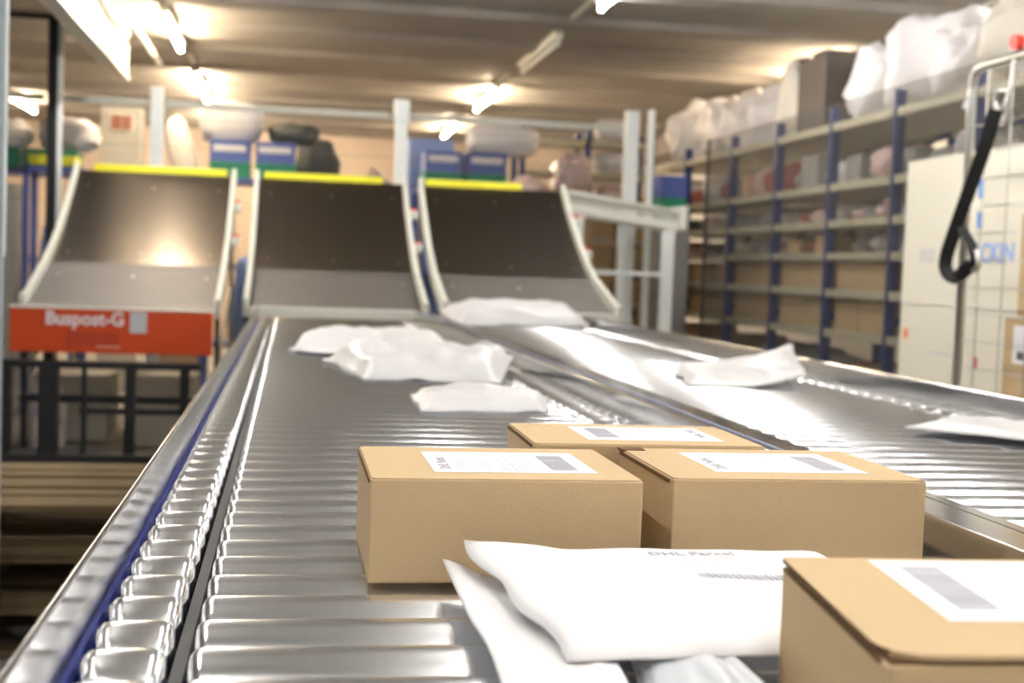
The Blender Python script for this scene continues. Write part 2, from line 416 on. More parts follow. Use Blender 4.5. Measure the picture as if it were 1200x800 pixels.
# ------------------------------------------------------------------ parcels on the conveyors: cartons
def rrect(x0, x1, y0, y1, r, n=5):
    pts = []
    for cx, cy, a0 in ((x1-r[0], y0+r[0], -PI/2), (x1-r[1], y1-r[1], 0), (x0+r[2], y1-r[2], PI/2), (x0+r[3], y0+r[3], PI)):
        rr = r[(0, 1, 2, 3)[len(pts)//(n+1) % 4]]
        for i in range(n+1):
            a = a0+PI/2*i/n; pts.append((cx+rr*math.cos(a), cy+rr*math.sin(a)))
    return pts
def label_on(box, x0, x1, y0, y1, z, header_left, blur=False):
    """A portrait shipping label lying with its header at one end along X"""
    lb = MB().box(x0, x1, y0, y1, z, z+.0003).build('shipping_label', M['paper'], box)
    W, D = x1-x0, y1-y0; zz = z+.0004
    def X(u): return x0+W*u if header_left else x1-W*u
    def Yc(v): return y0+D*v if header_left else y1-D*v
    # barcode near the far end: bars run across the label
    b = MB(); rnd = random.Random(3)
    v = .12
    while v < .84:
        w = rnd.choice((.008, .012, .02, .028)); xs = sorted((X(.735), X(.90))); ys = sorted((Yc(v), Yc(v+w)))
        b.box(xs[0], xs[1], ys[0], ys[1], zz, zz+.0001); v += w+rnd.choice((.006, .010, .012))
    b.build('barcode', M['ink'], lb)
    # thin rule lines
    b = MB()
    for u, t in ((.13, .0004), (.26, .0004), (.31, .0004), (.515, .0010), (.66, .0004)):
        b.box(X(u)-t/2, X(u)+t/2, y0+D*.03, y1-D*.04, zz, zz+.0001)
    b.build('rule_line', M['ink'], lb)
    # small illegible print: short dashes in columns
    b = MB()
    for u in (.17, .20, .225, .345, .37, .43, .455, .48, .555, .58, .61):
        v = .05+rnd.random()*.05; end = .35+rnd.random()*.4
        while v < end:
            w = .015+rnd.random()*.03; ys = sorted((Yc(v), Yc(v+w)))
            b.box(X(u)-.0008, X(u)+.0008, ys[0], ys[1], zz, zz+.0001); v += w+.012
    b.build('small_print', M['ink_light'], lb)
    rz = PI/2 if header_left else -PI/2
    # header reads along the short side of the label
    text('header_lettering', 'DHL Paket', .0150, M['ink'], lb,
         (X(.115), Yc(.13), zz), (0, 0, rz), .0002, .0003, sx=1.15)
    return lb

def carton(label, x0, x1, y0, y1, z1, lab, header_left, lid_r=(.004,)*4, lift=.0, gap=0., rot=0., shear=0.):
    cx, cy = (x0+x1)/2, (y0+y1)/2
    o = thing('parcel_box', (cx, cy, RZ), label, 'cardboard box', 'brown cardboard boxes on the near conveyor')
    t = .0028 if gap else .0006
    b = MB(); b.box(x0, x1, y0, y1, RZ+.0005, z1-t-gap)
    b.build('box_body', M['cardboard'], o, bevel=.0022)
    # lid: rounded slab, sloped a little when its left side stands open
    ov = .0008 if gap else -.0012
    pl = rrect(x0-ov, x1+ov, y0-ov, y1+ov, lid_r)
    k = MB(); n = len(pl); zz = lambda x, y: z1+lift*max(0., (x1-x)/(x1-x0))
    for (x, y) in pl: k.v.append((x, y, zz(x, y)))
    for (x, y) in pl: k.v.append((x, y, zz(x, y)-t))
    k.f.append(tuple(range(n))); k.mi.append(0); k.f.append(tuple(range(n, 2*n))[::-1]); k.mi.append(0)
    for i in range(n):
        j = (i+1) % n; e = 1 if (pl[i][0] < x0+.006 and pl[j][0] < x0+.006) else 0
        k.f.append((i, n+i, n+j, j)); k.mi.append(e)
    k.build('lid', [M['cardboard'], M['cardboard_shade']], o)
    # tuck flap in the lid slot, coloured dark as the shade in there
    if gap: MB().box(x0+.0025, x1-.0025, y0+.0025, y1-.0025, z1-t-gap, z1-t).build('shaded_tuck_flap', M['cardboard_shade'], o)
    MB().box(x0-.0012, x0+.001, y0+.012, y1-.006, z1-t-gap-(.0055 if not gap else .002), z1-t-gap-(.002 if not gap else 0.)).build('side_slit_shade', M['cardboard_shade'], o)  # dark strip painting the shade of the slit on the left
    label_on(o, *lab, z1+.0002+lift*.0, header_left)
    if shear:
        S = Matrix.Identity(4); S[0][1] = shear; T = Matrix.Translation((cx, cy, 0)) @ S @ Matrix.Translation((-cx, -cy, 0))
        for ch in o.children_recursive: ch.data.transform(T)
    o.rotation_euler = (0, 0, rot)
    return o
carton('brown cardboard box standing in front on the left, bare front face behind the envelopes', .078, .336, 1.222, 1.438, .9485,
       (.141, .301, 1.262, 1.400), True)
carton('brown cardboard box behind the two others, its label with the barcode on the left', .275, .545, 1.462, 1.655, .951,
       (.345, .508, 1.500, 1.625), False, (.004, .03, .004, .004), rot=-.01)
b3 = carton('brown cardboard box right of centre, with a dark open slot along its left top edge', .368, .628, 1.232, 1.447, .9495,
       (.425, .586, 1.275, 1.412), True)
MB().box(.366, .392, 1.425, 1.4475, .9475, .9505).build('notch_shade', M['cardboard_shade'], b3)  # dark piece in place of the shade inside the tab slot
carton('nearest brown cardboard box, cut off at the lower right corner, with rounded lid corner', .329, .590, .640, .876, .950,
       (.388, .548, .708, .868), False, (.02, .004, .004, .028), gap=.003, rot=-.05, shear=.085)

# ------------------------------------------------------------------ mailers and envelopes
def envelope(name, c, th, m, label, cat, seed=0, group=None, puff=1., nx=28, ny=20, wav=.006, parent=None, seam=.035, fn=None, ed=1.):
    """c = four corners (x,y,z) of the underside: front-left, front-right, back-right, back-left"""
    c = [Vector(p) for p in c]; off = sum(c, Vector())/4; top = []; bot = []
    b = MB()
    for i in range(ny+1):
        v = i/ny
        for j in range(nx+1):
            u = j/nx
            p = (c[0]*(1-u)+c[1]*u)*(1-v)+(c[3]*(1-u)+c[2]*u)*v
            e = min(u, 1-u, v, 1-v)
            k = max(0., min(1., (e-seam)/.20)); k = math.sqrt(max(0, 1-(1-k)**2))
            w = noise.noise(Vector((u*3.1+seed*7, v*3.3, seed*1.7)))
            w2 = noise.noise(Vector((u*8+seed*3, v*7, seed)))
            edge = noise.noise(Vector((u*4+seed, v*4, 9.+seed)))
            inw = 1-min(1, e*6)
            cr = abs(noise.noise(Vector((u*2.3+v*1.5+seed*2.2, v*2.1-u*.8, seed*.7))))
            z = th*k*(.72+.35*w+.5*cr)*puff+wav*w2*(.3+k)
            q = p.copy(); q.x += edge*.014*inw*ed; q.y += edge*.012*inw*ed
            lift = wav*1.2*max(0, edge)*inw
            if fn: lift += fn(u, v)
            top.append(Vector((q.x, q.y, q.z+.0022+max(z, 0)+lift)))
            bot.append(Vector((q.x, q.y, q.z+lift+max(0, .0)*k)))
    W = nx+1; N = len(top)
    b.v = [tuple(p) for p in top+bot]
    for i in range(ny):
        for j in range(nx):
            a = i*W+j; b.f.append((a, a+1, a+W+1, a+W)); b.mi.append(0)
            b.f.append((N+a, N+a+W, N+a+W+1, N+a+1)); b.mi.append(0)
    ring = [j for j in range(W)]+[i*W+nx for i in range(1, ny+1)]+[ny*W+j for j in range(nx-1, -1, -1)]+[i*W for i in range(ny-1, 0, -1)]
    for k in range(len(ring)):
        a, d = ring[k], ring[(k+1) % len(ring)]; b.f.append((a, N+a, N+d, d)); b.mi.append(0)
    o = b.build(name, m, parent, loc=off, smooth=True)
    return tag(o, label, cat, group)

Z = RZ+.001
G = 'white mailers lying on the roller conveyors'
# near pile: film mailer below, paper envelope, padded envelope on top
def curl(u, v): return .016*max(0, (1-u*4))*max(0, v*3-2)
e0 = envelope('film_mailer', [(.200, .60, Z+.012), (.323, .60, Z+.012), (.3285, .97, Z+.008), (.258, .97, Z+.008)], .018, M['mailer_grey'],
              'glossy pale grey film mailer at the bottom edge, under the two white envelopes', 'mailer', 5, 'envelopes in the foreground', wav=.0015, ed=.2)
e1 = envelope('paper_envelope', [(.150, .60, Z+.022), (.186, .60, Z+.022), (.27, 1.12, Z+.024), (.142, 1.180, Z+.018)], .003, M['mailer'],
              'lower white paper envelope in the foreground, its left edge sticking out beside the rollers', 'envelope', 2, 'envelopes in the foreground',
              wav=.0015, seam=.0, ed=.6, fn=lambda u, v: .012*max(0, 1-u*4)*max(0, v*3-2)+.0)
e2 = envelope('padded_envelope', [(.192, .875, Z+.035), (.490, .885, Z+.036), (.496, 1.172, Z+.036), (.160, 1.176, Z+.038)], .011, M['mailer'],
              'upper white padded envelope in the foreground, with faint printed address and barcode', 'envelope', 3, 'envelopes in the foreground',
              wav=.0012, seam=.0, ed=.5, fn=lambda u, v: .010*max(0, 1-u*4)*max(0, v*3-2)-.006*max(0, 1-v*5))
# far mailers
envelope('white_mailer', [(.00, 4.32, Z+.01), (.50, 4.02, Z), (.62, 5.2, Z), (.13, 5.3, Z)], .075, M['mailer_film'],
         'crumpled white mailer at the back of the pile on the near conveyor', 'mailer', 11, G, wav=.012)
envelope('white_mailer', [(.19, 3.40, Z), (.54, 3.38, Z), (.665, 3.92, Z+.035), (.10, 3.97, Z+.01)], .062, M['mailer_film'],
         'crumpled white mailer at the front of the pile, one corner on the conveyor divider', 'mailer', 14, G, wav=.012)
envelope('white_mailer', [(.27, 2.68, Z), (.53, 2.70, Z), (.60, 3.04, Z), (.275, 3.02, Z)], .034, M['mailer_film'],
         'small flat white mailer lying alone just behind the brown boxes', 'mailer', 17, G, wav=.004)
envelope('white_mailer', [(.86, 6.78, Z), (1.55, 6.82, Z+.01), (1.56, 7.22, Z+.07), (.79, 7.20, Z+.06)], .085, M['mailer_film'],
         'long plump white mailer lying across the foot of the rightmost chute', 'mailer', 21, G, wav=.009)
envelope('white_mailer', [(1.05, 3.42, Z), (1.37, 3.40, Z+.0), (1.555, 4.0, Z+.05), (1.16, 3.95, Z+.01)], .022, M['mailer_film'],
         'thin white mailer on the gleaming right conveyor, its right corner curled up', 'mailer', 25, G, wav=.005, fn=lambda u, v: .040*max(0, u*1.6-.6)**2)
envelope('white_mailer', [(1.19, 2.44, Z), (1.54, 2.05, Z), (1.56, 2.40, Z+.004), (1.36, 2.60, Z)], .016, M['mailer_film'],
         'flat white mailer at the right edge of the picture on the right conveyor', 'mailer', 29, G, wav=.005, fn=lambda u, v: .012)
# print on the padded envelope
def e2z(u, v): pass

# ------------------------------------------------------------------ sacks and loose parcels
def sack(name, c, s, m, label, cat, seed, group=None, rz=0., rx=0., ry=0., q=2.6, crump=.16, n=18):
    """closed lumpy bag; c = centre of its base, s = (w,d,h)"""
    b = MB(); NU, NV = n*2, n
    def sp(a, e): return math.copysign(abs(a)**(2/e), a)
    for i in range(1, NV):
        ph = -PI/2+PI*i/NV
        for j in range(NU):
            t = 2*PI*j/NU
            p = Vector((sp(math.cos(ph), q)*sp(math.cos(t), q), sp(math.cos(ph), q)*sp(math.sin(t), q), sp(math.sin(ph), q)))
            w = noise.noise(p*1.6+Vector((seed*5.1, 0, 0)))+.5*noise.noise(p*3.7+Vector((0, seed*3.3, 0)))
            w3 = abs(noise.noise(p*2.3+Vector((0, 0, seed*2.9))))
            p *= (1+crump*w-crump*.8*w3)
            b.v.append((p.x*s[0]/2, p.y*s[1]/2, p.z*s[2]/2))
    k0 = len(b.v); b.v += [(0, 0, -s[2]/2*.95), (0, 0, s[2]/2*.95)]
    for i in range(NV-2):
        for j in range(NU):
            a = i*NU+j; d = i*NU+(j+1) % NU; b.f.append((a, d, d+NU, a+NU)); b.mi.append(0)
    for j in range(NU):
        b.f.append((k0, (j+1) % NU, j)); b.mi.append(0)
        b.f.append((k0+1, (NV-2)*NU+j, (NV-2)*NU+(j+1) % NU)); b.mi.append(0)
    Rm = Matrix.Rotation(rz, 3, 'Z') @ Matrix.Rotation(rx, 3, 'X') @ Matrix.Rotation(ry, 3, 'Y')
    b.v = [tuple(Rm @ Vector(p)) for p in b.v]
    zmin = min(p[2] for p in b.v); fl = zmin+.06*s[2]
    b.v = [(p[0], p[1], max(p[2], fl)-fl) for p in b.v]      # flattened where it rests
    b.v = [(p[0]+c[0], p[1]+c[1], p[2]+c[2]) for p in b.v]
    o = b.build(name, m, None, loc=c, smooth=True)
    return tag(o, label, cat, group)

def plain_box(name, x0, x1, y0, y1, z0, z1, m, label, cat, group=None, tape=None):
    """closed carton: body, two top flaps meeting in a seam"""
    o = thing(name, ((x0+x1)/2, (y0+y1)/2, z0), label, cat, group)
    MB().box(x0, x1, y0, y1, z0, z1-.004).build('box_body', m, o, bevel=.004)
    ym = (y0+y1)/2
    MB().box(x0, x1, y0, ym-.002, z1-.004, z1).build('top_flap', m, o)
    MB().box(x0, x1, ym+.002, y1, z1-.004, z1).build('top_flap', m, o)
    return o

# ------------------------------------------------------------------ mesh fence behind the chutes
def mesh_grid(name, o, ax, a0, a1, z0, z1, pos, pitch=.021, r=.0013, hp=.10, hr=None, off=0):
    """upright wires along ax='x' (plane y=pos) or 'y' (plane x=pos) and horizontal wires"""
    b = MB(); n = int((a1-a0)/pitch)
    for i in range(n+1):
        a = a0+pitch*i
        if ax == 'x': b.box(a-r, a+r, pos-r, pos+r, z0, z1)
        else: b.box(pos-r, pos+r, a-r, a+r, z0, z1)
    z = z0; hr = hr or r
    while z <= z1+.001:
        if ax == 'x': b.box(a0, a1, pos-hr-r, pos+hr-r, z-hr, z+hr)
        else: b.box(pos-hr-r, pos+hr-r, a0, a1, z-hr, z+hr)
        z += hp
    return b.build(name, M['wire'], o, fixn=False)
def fence_panel(x0, x1, label, y=9.8):
    o = thing('mesh_fence', ((x0+x1)/2, y, .1), label, 'mesh fence', 'wire mesh fence behind the chutes')
    mesh_grid('wire_mesh', o, 'x', x0, x1, .12, 2.36, y, hp=.2)
    MB().box(x0, x1, y+.01, y+.04, 2.20, 2.245).build('top_bar', M['offwhite'], o, bevel=.004)
    MB().box(x0, x1, y+.01, y+.04, .12, .16).build('bottom_bar', M['offwhite'], o, bevel=.004)
    for xx in (x0+.02, x1-.02): MB().box(xx-.015, xx+.015, y+.012, y+.038, 0, .12).build('foot', M['offwhite'], o)
    return o
def post(x, y, w, d, z1, label, cap=True, m='fence_post'):
    o = thing('fence_post', (x, y, 0), label, 'fence post', 'posts of the mesh fence')
    MB().box(x-w/2, x+w/2, y-d/2, y+d/2, .012, z1).build('post_tube', M[m], o, bevel=.006)
    MB().box(x-w/2-.006, x+w/2+.006, y-d/2-.03, y+d/2+.03, 0, .012).build('foot_plate', M[m], o)
    if cap: MB().box(x-w/2-.012, x+w/2+.012, y-d/2-.012, y+d/2+.012, z1-.16, z1+.01).build('top_collar', M[m], o, bevel=.01)
    return o
fence_panel(-3.1, -1.72, 'wire mesh fence panel at the far left behind the black post')
fence_panel(-1.66, -1.01, 'wire mesh fence panel left of the leftmost pale post, before the beige cabinet')
fence_panel(-.89, .71, 'wire mesh fence panel above the gap between left and middle pale posts')
fence_panel(.83, 2.42, 'wire mesh fence panel right of the middle pale post, above the rightmost chute')
post(-.95, 9.8, .09, .07, 2.33, 'pale grey fence post rising behind the leftmost chute', False)
post(.77, 9.8, .085, .07, 2.33, 'pale fence post in the middle, with thicker collar at its top')
post(2.49, 9.8, .10, .07, 2.355, 'thick pale fence post at the right end of the fence', False)
post(2.64, 9.8, .045, .05, 2.37, 'thin pale fence post beside the thick one at the fence end', False)

# black post with bar (left, behind the leftmost chute)
o = thing('black_gate_frame', (-1.7, 9.25, 0), 'tall black steel frame, post and top bar, at the far left behind the leftmost chute', 'steel frame')
MB().box(-1.595, -1.535, 9.22, 9.28, .0, 2.70).build('post', M['black_frame'], o, bevel=.004)
MB().box(-1.532, -1.505, 9.24, 9.27, .0, 2.70).build('pale_edge_strip', M['fence_post'], o)
MB().box(-2.6, -1.596, 9.23, 9.27, 2.665, 2.70).build('top_bar', M['black_frame'], o)
MB().box(-2.66, -2.60, 9.22, 9.28, .0, 2.70).build('post', M['black_frame'], o, bevel=.004)

# near left roll cage, only its corner upright enters the picture
o = thing('roll_cage', (-1.1, 3.4, 0), 'grey zinc roll cage at the left edge, only its corner upright in view', 'roll cage')
CX, CY = -.764, 3.72
MB().box(CX-.016, CX+.016, CY-.016, CY+.016, .24, 2.0).build('upright', M['fence_steel'], o, bevel=.004)
MB().box(CX-.666, CX-.634, CY-.016, CY+.016, .24, 2.0).build('upright', M['fence_steel'], o, bevel=.004)
MB().box(CX-.666, CX+.016, CY-.015, CY+.015, 2.001, 2.03).build('top_tube', M['fence_steel'], o)
b = MB()
for i in range(11):
    x = CX-.05-.055*i; b.box(x-.002, x+.002, CY-.004, CY, .26, 2.0)
for i in range(12): b.box(CX-.63, CX-.017, CY-.008, CY-.004, .3+i*.15-.002, .3+i*.15+.002)
b.build('wire_side', M['cage'], o)
b = MB()
for i in range(5): b.box(CX+.017, CX+.019, CY-.016+.007*i, CY-.013+.007*i, 1.13, 1.99)
for i in range(9): b.box(CX+.019, CX+.021, CY-.018, CY+.016, 1.15+.1*i, 1.153+.1*i)
b.build('folded_wire_flap', M['fence_post'], o)
MB().box(CX-.68, CX+.02, 3.02, CY+.03, .195, .24).build('platform', M['dark'], o, bevel=.004)
for (x, y) in ((CX-.02, CY-.03), (CX-.6, CY-.03), (CX-.02, 3.08), (CX-.6, 3.08)):
    w = MB().tube([(x-.015, y, .065), (x+.015, y, .065)], .065, 16).build('caster', M['black'], o, smooth=False)
    MB().box(x-.022, x+.022, y-.02, y+.02, .132, .195).build('caster_fork', M['dark'], w)

# ------------------------------------------------------------------ pallets
def pallet(x0, y0, z0, label, xs=1.2, ys=.8):
    o = thing('wooden_pallet', (x0+xs/2, y0+ys/2, z0), label, 'pallet', 'stacked wooden pallets left of the conveyor')
    for i in range(5):
        w = .145 if i % 2 == 0 else .10; ys0 = y0+(ys-w)*i/4
        MB().box(x0, x0+xs, ys0, ys0+w, z0+.122, z0+.144).build('deck_board', M['wood'], o, bevel=.002)
    for i in range(3):
        xx = x0+(xs-.145)*i/2
        MB().box(xx, xx+.145, y0, y0+ys, z0+.10, z0+.122).build('stringer_board', M['wood'], o)
    for i in range(3):
        yy = y0+(ys-.10)*i/2
        MB().box(x0, x0+xs, yy, yy+.10, z0, z0+.022).build('bottom_board', M['wood'], o)
        for j in range(3):
            xx = x0+(xs-.12)*j/2
            MB().box(xx, xx+.12, yy, yy+.10, z0+.022, z0+.10).build('block', M['wood'], o)
    return o
for i, l in enumerate(('lowest wooden pallet of the stack left of the near conveyor', 'middle wooden pallet of the stack left of the near conveyor',
                       'topmost wooden pallet of the stack, under the black trolley')):
    pallet(-1.50+random.uniform(-.012, .012), 3.9+random.uniform(-.01, .01), .146*i, l)
# dark bin between the near roll cage and conveyor is empty floor

# black trolley frame beneath the orange board
o = thing('black_trolley', (-.9, 6.8, 0), 'black steel trolley frame with open shelves beneath the orange board', 'trolley')
for x in (-1.30, -.98, -.76, -.50):
    w = .05 if x in (-.76,) else (.02 if x == -.98 else .045)
    if x == -1.30: continue
    MB().box(x-w/2, x+w/2, 6.78, 6.83, .15, .62).build('upright', M['black_frame'], o)
MB().box(-1.36, -1.32, 6.78, 6.83, .15, .62).build('upright', M['black_frame'], o)
MB().box(-1.19, -1.10, 6.76, 6.84, .15, .62).build('upright', M['black_frame'], o)
MB().box(-1.38, -.42, 6.77, 6.84, .585, .62).build('cross_bar', M['black_frame'], o)
MB().box(-1.0, -.42, 6.79, 6.83, .36, .39).build('cross_bar', M['black_frame'], o)
MB().box(-1.38, -.42, 6.74, 7.0, .12, .165).build('base_frame', M['black_frame'], o, bevel=.004)
MB().box(-1.38, -.42, 7.3, 7.34, .36, .40).build('cross_bar', M['black_frame'], o)
for x in (-1.30, -.5):
    for y in (6.80, 6.94): MB().tube([(x-.012, y, .06), (x+.012, y, .06)], .06, 16).build('caster', M['black'], o)
plain_box('beige_box', -.96, -.55, 8.3, 8.8, 0, .42, M['cream'], 'pale beige box on the floor seen through the right of the black trolley', 'box')
plain_box('beige_box', -1.55, -1.08, 8.5, 9.0, 0, .40, M['beige'], 'pale beige box on the floor seen through the left of the black trolley', 'box')
sack('grey_sack', (-1.27, 7.55, 0), (.18, .3, .5), M['sack'], 'pale grey sack standing behind the trolley uprights, under the orange board', 'sack', 4, None)

# ------------------------------------------------------------------ beige cabinet
o = thing('beige_cabinet', (-1.46, 12.1, 0), 'tall beige cabinet with a reddish window, behind the fence beside the leftmost pale post', 'cabinet')
MB().box(-1.63, -1.30, 12.0, 12.3, 0, 2.42).build('cabinet_body', M['beige'], o, bevel=.006)
fr = MB().box(-1.565, -1.355, 11.985, 12.0, 2.20, 2.36).build('window_frame', M['cream'], o, bevel=.003)
MB().box(-1.545, -1.46, 11.975, 11.99, 2.22, 2.34).build('window_pane', M['window_red'], fr)
MB().box(-1.45, -1.375, 11.975, 11.99, 2.22, 2.34).build('window_pane', M['window_red'], fr)
MB().box(-1.38, -1.365, 11.965, 12.0, 1.1, 1.25).build('handle', M['black'], o)

# ------------------------------------------------------------------ trolleys with crates behind the fence
def crate(x0, x1, y0, y1, z0, z1, m, label, group, lab=True):
    o = thing('mail_crate', ((x0+x1)/2, (y0+y1)/2, z0), label, 'crate', group)
    t = .012; b = MB()
    b.box(x0, x1, y0, y1, z0, z0+t); b.box(x0, x0+t, y0, y1, z0+t, z1); b.box(x1-t, x1, y0, y1, z0+t, z1)
    b.box(x0+t, x1-t, y0, y0+t, z0+t, z1); b.box(x0+t, x1-t, y1-t, y1, z0+t, z1)
    b.build('crate_body', m, o)
    for ya, yb in ((y0-.008, y0-.0005), (y1+.0005, y1+.008)): MB().box(x0-.006, x1+.006, ya, yb, z1-.025, z1).build('crate_rim', m, o)
    if lab: MB().box(x0+.025, x1-.035, y0-.006, y0-.001, z1-.085, z1-.035).build('label_strip', M['paper'], o)
    return o
def trolley(x0, x1, y0, y1, ztop, label, zs=()):
    o = thing('crate_rack', ((x0+x1)/2, (y0+y1)/2, 0), label, 'rack', 'blue racks behind the fence')
    for x in (x0, x1):
        for y in (y0, y1): MB().box(x-.02, x+.02, y-.02, y+.02, 0, ztop).build('upright', M['blue_crate'], o)
    for z in zs: MB().box(x0-.02, x1+.02, y0-.02, y1+.02, z-.03, z).build('shelf', M['blue_crate'], o)
    return o
GC = 'blue mail crates behind the fence'; GG = 'green crates behind the fence'
trolley(-.66, .03, 10.55, 11.1, 1.80, 'blue steel rack holding the crates between left and middle chute', (.5, 1.1, 1.765))
crate(-.63, -.325, 10.6, 10.95, 1.895, 2.055, M['blue_crate'], 'blue mail crate with white strip, directly under the plump white sack', GC)
crate(-.285, .02, 10.6, 10.95, 1.895, 2.055, M['blue_crate'], 'blue mail crate with white strip under the black sack', GC)
crate(-.63, -.325, 10.6, 10.95, 1.77, 1.89, M['green_crate'], 'green crate under the blue crate below the white sack', GG, False)
crate(-.285, .02, 10.6, 10.95, 1.77, 1.89, M['green_crate'], 'green crate under the blue crate below the black sack', GG, False)
sack('white_sack', (-.48, 10.78, 2.057), (.48, .36, .33), M['sack'], 'plump white sack on the blue crate left of the black sack', 'sack', 31, q=4, crump=.1)
sack('black_sack', (.01, 10.80, 2.057), (.40, .36, .18), M['black_sack'], 'black plastic sack hanging over the blue crate, beside the white sack', 'sack', 33)
sack('black_sack', (.20, 11.3, 1.62), (.36, .40, .56), M['black_sack'], 'bulging black plastic sack standing right of the blue crates', 'sack', 35, q=3)
plain_box('brown_carton', .03, .37, 11.25, 11.5, 0, 1.60, M['cardboard'], 'tall brown carton under the bulging black sack', 'box')

trolley(1.0, 1.70, 10.55, 11.1, 1.80, 'blue steel rack holding the crates behind the rightmost chute', (.5, 1.1, 1.765))
crate(1.03, 1.325, 10.6, 10.95, 1.895, 2.055, M['blue_crate'], 'blue mail crate with white strip right of the middle fence post', GC)
crate(1.37, 1.68, 10.6, 10.95, 1.895, 2.055, M['blue_crate'], 'blue mail crate with white strip under the grey-white sack at the right', GC)
crate(1.03, 1.325, 10.6, 10.95, 1.77, 1.89, M['green_crate'], 'green crate under the blue crate next to the middle fence post', GG, False)
crate(1.37, 1.68, 10.6, 10.95, 1.77, 1.89, M['green_crate'], 'green crate under the blue crate below the grey white sack', GG, False)
plain_box('blue_carton', .95, 1.32, 11.15, 11.5, 0, 2.20, M['blue_mail'], 'tall blue panel box standing behind the blue crate at the middle post', 'box')
sack('white_sack', (1.66, 10.78, 2.057), (.58, .36, .25), M['sack'], 'grey-white sack on the crate right of the blue panel box', 'sack', 37, q=3.6, crump=.12)
sack('white_sack', (.70, 11.2, 0), (.34, .40, 2.02), M['sack_pink'], 'pale pink sack half hidden behind the middle fence post', 'sack', 39, q=3)

# far left
trolley(-2.45, -1.62, 10.55, 11.1, 1.80, 'blue and green rack at the far left behind the black post', (.5, 1.1, 1.765))
crate(-2.42, -2.03, 10.6, 10.95, 1.77, 1.92, M['green_crate'], 'green crate at the left picture edge under the white sacks', GG, False)
crate(-1.99, -1.62, 10.6, 10.95, 1.77, 1.92, M['green_crate'], 'green crate behind the black post, under the round white sack', GG, False)
sack('white_sack', (-2.20, 10.78, 1.921), (.46, .36, .26), M['sack'], 'white sack on the green crate left of the black post', 'sack', 41)
sack('white_sack', (-1.70, 10.78, 1.921), (.46, .36, .27), M['sack'], 'round white sack on the green crate right of the black post', 'sack', 43)
crate(-1.84, -1.53, 9.95, 10.25, 1.765, 1.835, M['yellow'], 'flat yellow crate just right of the black post', 'yellow crate', False)
trolley(-1.86, -1.50, 9.98, 10.3, 1.76, 'narrow rack carrying the flat yellow crate behind the fence', (.9, 1.75))
sack('dark_sack', (-1.68, 10.14, .901), (.20, .18, .5), M['blue_mail'], 'blue sack on the narrow rack behind the black post', 'sack', 45)
plain_box('beige_box', -2.25, -1.92, 9.95, 10.3, 0, 1.62, M['beige'], 'tall beige box left of the black post under the green crate', 'box')
sack('pink_sack', (-.31, 9.95, 0), (.2, .2, 1.25), M['blue_mail'], 'blue bag glimpsed in the gap between left and middle chute', 'sack', 46)

# bright wrapped bundles under the lamps
sack('wrapped_bundle', (-.87, 11.1, 1.66), (.22, .22, .66), M['sack_warm'], 'tall cream wrapped bundle standing right of the leftmost pale post', 'bundle', 47, ry=-.25)
plain_box('brown_carton', -1.02, -.72, 10.95, 11.3, 0, 1.655, M['cardboard'], 'brown carton carrying the tall cream bundle', 'box')
sack('wrapped_bundle', (1.78, 10.2, 1.62), (.24, .24, .26), M['sack_pink'], 'small pale wrapped bundle at the top corner of the rightmost chute', 'bundle', 49)
plain_box('brown_carton', 1.66, 1.92, 10.05, 10.4, 0, 1.615, M['cardboard'], 'tall brown carton carrying the small pale bundle behind the rightmost chute', 'box')
plain_box('brown_carton', 2.14, 2.44, 10.75, 11.1, 0, 1.739, M['cardboard'], 'tall brown carton carrying the peach and pink bundle', 'box')
sack('wrapped_bundle', (2.29, 10.92, 1.74), (.30, .3, .40), M['sack_pink'], 'peach and pink wrapped bundle left of the thick fence post', 'bundle', 51)

# ------------------------------------------------------------------ racks
# far rack facing the camera, behind the fence at the right
def rack_y(label, x0, x1, y0, y1, zs, ztop):
    o = thing('storage_rack', ((x0+x1)/2, (y0+y1)/2, 0), label, 'rack', 'blue and beige storage racks')
    for x in (x0, (x0+x1)/2, x1):
        for y in (y0+.03, y1-.03): MB().box(x-.025, x+.025, y-.03, y+.03, 0, ztop).build('upright', M['blue_post'], o)
    for z in zs: MB().box(x0+.026, x1-.026, y0, y1, z-.045, z).build('shelf', M['beam'], o)
    return o
far_z = (.25, .55, .88, 1.17, 1.45, 1.72, 2.02, 2.30)
rack_y('beige shelved rack facing the camera, behind the fence left of the right-hand corner', 1.98, 3.14, 11.6, 12.1, far_z, 2.4)
rnd = random.Random(11)
names = ['second', 'third', 'fourth', 'fifth', 'sixth', 'top']
for i, z in enumerate((.55, .88, 1.17, 1.45)):
    x = 2.01; k = 0
    while k < 4:
        w = .255; x = (2.01, 2.27, 2.595, 2.855)[k]
        plain_box('brown_carton', x, x+w-.02, 11.66, 11.98, z+.001, z+.2, M['cardboard'] if rnd.random() < .7 else M['grey_misc'],
                  'brown or grey carton on the %s shelf of the far rack behind the right fence' % names[i], 'box', 'cartons on the far rack, %s shelf' % names[i])
        k += 1
for i, (x, z, w, m, l) in enumerate(((2.14, 1.72, .2, 'sack_pink', 'pale pink bag on the sixth shelf of the far rack, left'), (2.40, 1.72, .2, 'grey_misc', 'grey bag on the sixth shelf of the far rack, middle'),
                                     (2.85, 1.72, .36, 'sack_pink', 'pale pink bag on the sixth shelf of the far rack, right'), (2.85, 2.02, .42, 'sack', 'large white sack on the upper shelf of the far rack'),
                                     (2.85, 2.301, .4, 'sack', 'flat white sack on top of the far rack'))):
    sack('parcel_bag', (x, 11.8, z+.001), (w, .36, .22), M[m], l, 'bag', 60+i)

